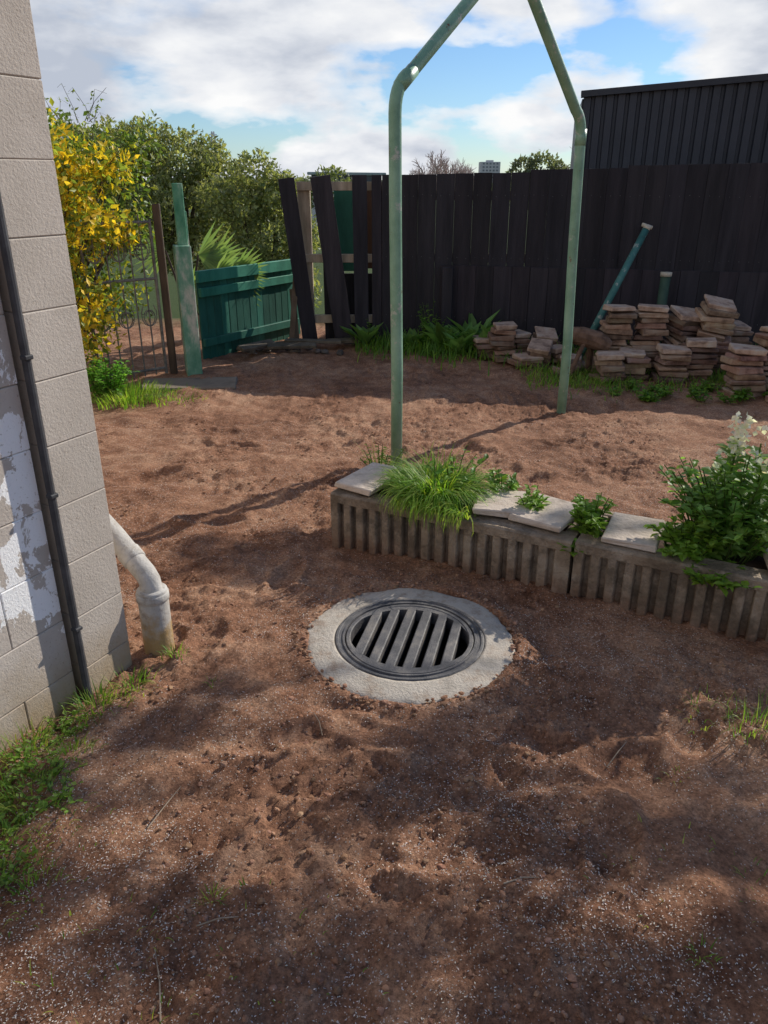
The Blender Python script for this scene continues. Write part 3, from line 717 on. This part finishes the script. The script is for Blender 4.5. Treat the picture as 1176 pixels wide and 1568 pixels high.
def bare(name,base,h,spread,seed,n0=7,th=1.0,cl_=((.38,.30,.27),(.54,.44,.40))):
    random.seed(seed); mb=MB(); base=Vector(base); top=base+Vector((0,0,h*.45))
    tube(mb,[base,top],[h*.022*th,h*.014*th],6,0)
    def br(p,d,L,r,dep):
        q=p+d*L; tube(mb,[p,(p+q)/2+rnd_unit()*L*.06,q],[r,r*.8,r*.65],4 if dep else 5,0,(1,1,1),False)
        if dep<4:
            for _ in range(3 if dep<3 else 4): br(p+d*L*U(.55,1),(d+rnd_unit()*.65+Vector((0,0,.12))).normalized(),L*U(.6,.8),r*.66,dep+1)
    for i in range(n0):
        a=6.28*i/n0; sp=spread*U(.3,1.3); br(top-Vector((0,0,h*.1*R())),Vector((math.cos(a)*sp,math.sin(a)*sp,1)).normalized(),h*.20,h*.009*th,0)
    mb.build(name,[M('bare_bark_'+str(seed),cl_[0],cl_[1],5)])
bare('bare_tree',(4.4,60,-3),7.2,1.5,3,15,1.2); bare('bare_tree',(7.15,30,-3),6.2,.22,4,4,.7)
random.seed(21)
YL=((.68,.48,.03),(.62,.47,.04),(.78,.55,.05),(.40,.40,.04),(.16,.22,.035),(.24,.30,.05))
GL=((.11,.18,.035),(.16,.23,.05),(.08,.12,.03))
ys_=cl(-2.55,6.5,0,[(-.05,0,1.85,.30),(.10,0,1.6,.32),(-.35,0,1.75,.34),(.15,.1,1.3,.30),(-.1,-.1,1.15,.32),(.05,0,.75,.30),(-.3,0,.7,.34),(.05,0,.45,.28),(-.6,0,1.3,.38),(-.6,0,1.95,.28),(.34,.2,1.75,.22),(.36,.25,1.25,.18),(-.25,0,.35,.32)])
tree('yellow_leaved_shrub',(-2.65,6.6,-.02),ys_,7800,.062,YL,.04,shell=.15)
tree('green_creeper',(-2.9,7.1,-.02),cl(-2.55,7.0,0,[(.2,.2,1.75,.34),(-.2,.2,1.95,.3),(.35,.2,1.3,.26),(-.3,.2,1.2,.45),(0,.2,.7,.42),(.45,.3,1.9,.2),(-.7,.2,1.8,.4)]),5200,.055,GL+((.36,.36,.05),),.035,shell=.15)
mb=MB()
for i in range(34):
    p=Vector((U(-3.1,-1.95),6.6+U(-.2,.3),U(1.75,2.1))); q=p+Vector((U(-.15,.2),0,U(.12,.32))); tube(mb,[p,(p+q)/2+rnd_unit()*.03,q,q+Vector((U(-.1,.1),0,-.03))],[.003,.002,.0015,.001],4,1)
    for j in range(8): leaf(mb,p.lerp(q,R()),rnd_unit(),rnd_unit(),.035,.014,vary((.16,.22,.05)))
mb.build('creeper_shoots',[leafT,barkm])
mb=MB()
weed(mb,(-2.30,6.25,0),.28,.42,70,12,.055,((.15,.34,.05),(.20,.40,.06)))
tuft(mb,(-2.1,6.15,0),.35,700,(.05,.16),.009)
tuft(mb,(-1.75,6.18,0),.3,240,(.03,.08),.008)
mb.build('gate_side_weeds',[leafM])
mb=MB(); base=Vector((-2.15,8.7,0))
for (dx,dy,dz,az,n) in [(.35,-.2,.72,.0,18),(.15,0,.9,.5,14),(.50,-.1,.62,-.2,14),(-.2,0,.95,2.4,14),(.1,-.3,.6,-1,12),(.28,.1,.85,.3,14),(.55,-.2,.74,.05,18)]:
    c=base+Vector((dx,dy,dz)); tube(mb,[base+Vector((0,0,.2)),base.lerp(c,.6)+Vector((0,0,.1)),c],[.02,.014,.01],6,1)
    for j in range(n):
        a=az+(-1.1+2.2*j/(n-1)); d=Vector((math.cos(az)*math.cos(a-az),math.sin(az)*.5-.3,math.sin(a-az)*.7)); leaf(mb,c,d,Vector((0,-1,.2)),U(.34,.46),.045,vary((.16,.24,.10)))
tube(mb,[base,base+Vector((0,0,.4))],[.12,.1],10,1)
mb.build('fan_palm',[leafT,barkm])
# unseen tree added right of the view, leaf clumps placed to cast ground shade
SX,SY=.75,.66; COT=1/math.tan(math.radians(30)); _n=math.hypot(SX,SY); SX/=_n; SY/=_n
random.seed(31)
spots=[(.14,1.95,.10,4.4),(.08,1.70,.11,4.4),(.42,1.56,.11,4.4),(.78,1.58,.10,4.4),(1.08,1.62,.11,4.4),(-.48,1.28,.14,4.6),(-.10,1.20,.12,4.6),(.38,1.12,.14,4.6),(-.80,2.04,.11,4.8),(1.15,2.50,.12,4.2),(1.5,2.3,.14,4.2),(-.62,3.26,.13,4.8),(-.40,3.42,.14,4.8),(-.85,3.35,.10,4.8),(.88,1.16,.14,4.4),(-.05,.95,.15,4.6),(.60,.93,.13,4.6),(-.95,1.4,.11,4.8),(-.2,.65,.3,4.6),(.8,.65,.3,4.4),(.44,2.14,.07,4.6),(.46,2.68,.09,4.6),(-.55,2.28,.06,4.6),(-.95,1.75,.08,4.8)]
mb=MB(); TB=Vector((11.5,7.2,-.1)); TF=Vector((11.2,7.4,3.0))
tube(mb,[TB,TB.lerp(TF,.5)+Vector((.1,0,0)),TF],[.2,.17,.14],10,1)
limb=[TF+Vector((-1.6,-.2,1.0)),TF+Vector((-1.2,-.9,1.3)),TF+Vector((-1.8,.9,1.2))]
for l in limb: tube(mb,[TF,TF.lerp(l,.5)+Vector((0,0,.15)),l],[.11,.09,.07],8,1)
for gx_,gy_,r,z in spots:
    z=z*.82; c=Vector((gx_+SX*COT*z,gy_+SY*COT*z,z)); l=min(limb,key=lambda q:(q-c).length)
    mid=l.lerp(c,.5)+Vector((0,0,.2))+rnd_unit()*.15
    tube(mb,[l,mid,c],[.026,.017,.010],6,1)
    ax=Vector((1,U(-.6,.1),U(-.1,.1))).normalized()
    for j in range(4): tube(mb,[mid.lerp(c,U(.7,1)),c+rnd_unit()*r*1.6],[.010,.004],4,1,(1,1,1),False)
    tube(mb,[c-ax*r*2.0,c+rnd_unit()*.03,c+ax*r*2.0],[.006,.016,.006],5,1)
    for j in range(int(11500*r*r)):
        p=c+rnd_unit()*r*R()**.6*.9+ax*U(-1,1)*r*1.5; leaf(mb,p,rnd_unit(),rnd_unit(),.080*U(.6,1.3),.046,vary((.07,.1,.03)))
mb.build('shade_caster_tree',[leafT,barkm])
# ---------------------------------------------------------------- distance
mb=MB(); box(mb,(75,600,4.6),(14,12,16.5),None,.1)
for k in range(5):
    for j in range(5): box(mb,(70.2+j*2.4,593.95,2.9+k*2.2),(1.3,.3,1.1),None,.02,1)
box(mb,(75,600,13.2),(5,5,1.6),None,.1)
mb.build('apartment_block',[M('render_wall',(.45,.45,.47),(.55,.55,.55),.2),M('window_glass',(.16,.18,.2),(.2,.22,.25),1,.2,0)])
mb=MB(); box(mb,(-3.5,80,-.6),(6.4,6,5.2),None,.05); box(mb,(-3.4,79.9,2.1),(7.2,7,.25),RY(.01),.05,1); box(mb,(-4.4,76.8,1.7),(3.0,.1,.5),None,.02,2); box(mb,(-6.2,76.8,1.7),(.9,.1,.5),None,.02,2)
box(mb,(-1.8,76.8,1.7),(1.4,.1,.5),None,.02,2)
mb.build('distant_house',[M('white_wall',(.5,.5,.5),(.6,.6,.6),1),M('green_roof',(.22,.28,.28),(.3,.36,.35),1),M('dark_glass',(.05,.06,.08),(.08,.1,.12),1,.2,0)])
mb=MB(); px,py=-60,300
for sx in(-1,1):
    for sy in(-1,1): tube(mb,[(px+sx*2.2,py+sy*2.2,-3),(px+sx*.35,py+sy*.35,17)],.16,4)
for k in range(8):
    z=-3+k*2.5; w=2.2-1.85*(z+3)/20; w2=2.2-1.85*(z+5.5)/20
    for sy in(-1,1):
        tube(mb,[(px-w,py+sy*w,z),(px+w2,py+sy*w2,z+2.5)],.1,4); tube(mb,[(px+w,py+sy*w,z),(px-w2,py+sy*w2,z+2.5)],.1,4)
for z in(11,13.5,16): tube(mb,[(px-1.4,py,z),(px+1.4,py,z)],.12,4)
mb.build('power_pylon',[M('galvanised_steel',(.5,.52,.54),(.6,.62,.64),1)])
random.seed(8); mb=MB()
for i in range(22000):
    x=U(-260,260); y=U(240,300); h=noise.fractal(Vector((x*.03,0,0)),1,2,4)*1.8+2.4
    p=Vector((x,y,-3+ (h+1.0)*R())); leaf(mb,p,rnd_unit(),rnd_unit(),2.2,1.4,vary((.12,.145,.10),.25))
mb.build('distant_treeline',[leafT])
# ---------------------------------------------------------------- sun, sky
EL=math.radians(30); AZ=math.atan2(SX,SY)
to_sun=Vector((math.sin(AZ)*math.cos(EL),math.cos(AZ)*math.cos(EL),math.sin(EL)))
sd=bpy.data.lights.new('sun','SUN'); sd.energy=5.0; sd.angle=math.radians(.5); sd.color=(1,.94,.84)
so=bpy.data.objects.new('sun',sd); scene.collection.objects.link(so); so.rotation_euler=to_sun.to_track_quat('Z','Y').to_euler(); so.location=(5,7,8)
w=bpy.data.worlds.new('World'); scene.world=w; w.use_nodes=True; nt=w.node_tree
bg=nt.nodes['Background']; bg.inputs['Strength'].default_value=.12
sky=nt.nodes.new('ShaderNodeTexSky'); sky.sky_type='NISHITA'; sky.sun_disc=False; sky.sun_elevation=EL; sky.sun_rotation=AZ
sky.air_density=1; sky.dust_density=0.1; sky.ozone_density=3
tc=nt.nodes.new('ShaderNodeTexCoord'); sep=nt.nodes.new('ShaderNodeSeparateXYZ'); nt.links.new(tc.outputs['Generated'],sep.inputs[0])
zz=math_n(nt,'ADD',math_n(nt,'MAXIMUM',sep.outputs['Z'],0),.42)
cx=math_n(nt,'DIVIDE',sep.outputs['X'],zz); cy=math_n(nt,'DIVIDE',sep.outputs['Y'],zz); cz=math_n(nt,'MULTIPLY',sep.outputs['Z'],2.6)
cb=nt.nodes.new('ShaderNodeCombineXYZ'); nt.links.new(cx,cb.inputs[0]); nt.links.new(cy,cb.inputs[1]); nt.links.new(cz,cb.inputs[2])
n1=nz(nt,cb.outputs[0],2.1,9,.50,.1)
bias=math_n(nt,'MULTIPLY',sep.outputs['X'],-.16)
high=math_n(nt,'MULTIPLY',math_n(nt,'MAXIMUM',math_n(nt,'SUBTRACT',sep.outputs['Z'],.45),0),-.35)
cov=math_n(nt,'ADD',math_n(nt,'ADD',math_n(nt,'ADD',n1.outputs['Fac'],bias),.022),high)
r=ramp(nt,[(.445,(0,0,0)),(.475,(.6,.6,.6)),(.53,(1,1,1))]); nt.links.new(cov,r.inputs['Fac'])
mp=nt.nodes.new('ShaderNodeMapping'); mp.inputs['Location'].default_value=(-.10,.0,-.12); nt.links.new(cb.outputs[0],mp.inputs['Vector'])
n2=nz(nt,mp.outputs['Vector'],2.1,7,.5,.1)
n3=nz(nt,cb.outputs[0],6.5,6,.55,.1)
thick=math_n(nt,'ADD',math_n(nt,'MULTIPLY',math_n(nt,'ADD',n2.outputs['Fac'],bias),.75),math_n(nt,'MULTIPLY',n3.outputs['Fac'],.25))
cr=ramp(nt,[(.41,(8.2,8.2,8.2)),(.50,(6.6,6.8,7.2)),(.60,(4.2,4.6,5.4))]); nt.links.new(thick,cr.inputs['Fac'])
skc=mixc(nt,1.0,sky.outputs['Color'],(.66,.80,.98),'MULTIPLY')
col=mixc(nt,r.outputs['Color'],skc,cr.outputs['Color'])
nt.links.new(col,bg.inputs['Color'])
# ---------------------------------------------------------------- camera
cd=bpy.data.cameras.new('camera'); co=bpy.data.objects.new('camera',cd); scene.collection.objects.link(co)
co.location=(0,0,1.65); co.rotation_euler=(math.radians(90-23.4),0,0)
cd.sensor_fit='VERTICAL'; cd.sensor_height=36; cd.sensor_width=27; cd.lens=27.04; cd.clip_start=.05; cd.clip_end=6000
scene.camera=co
scene.view_settings.view_transform='Standard'; scene.view_settings.look='None'; scene.view_settings.exposure=0
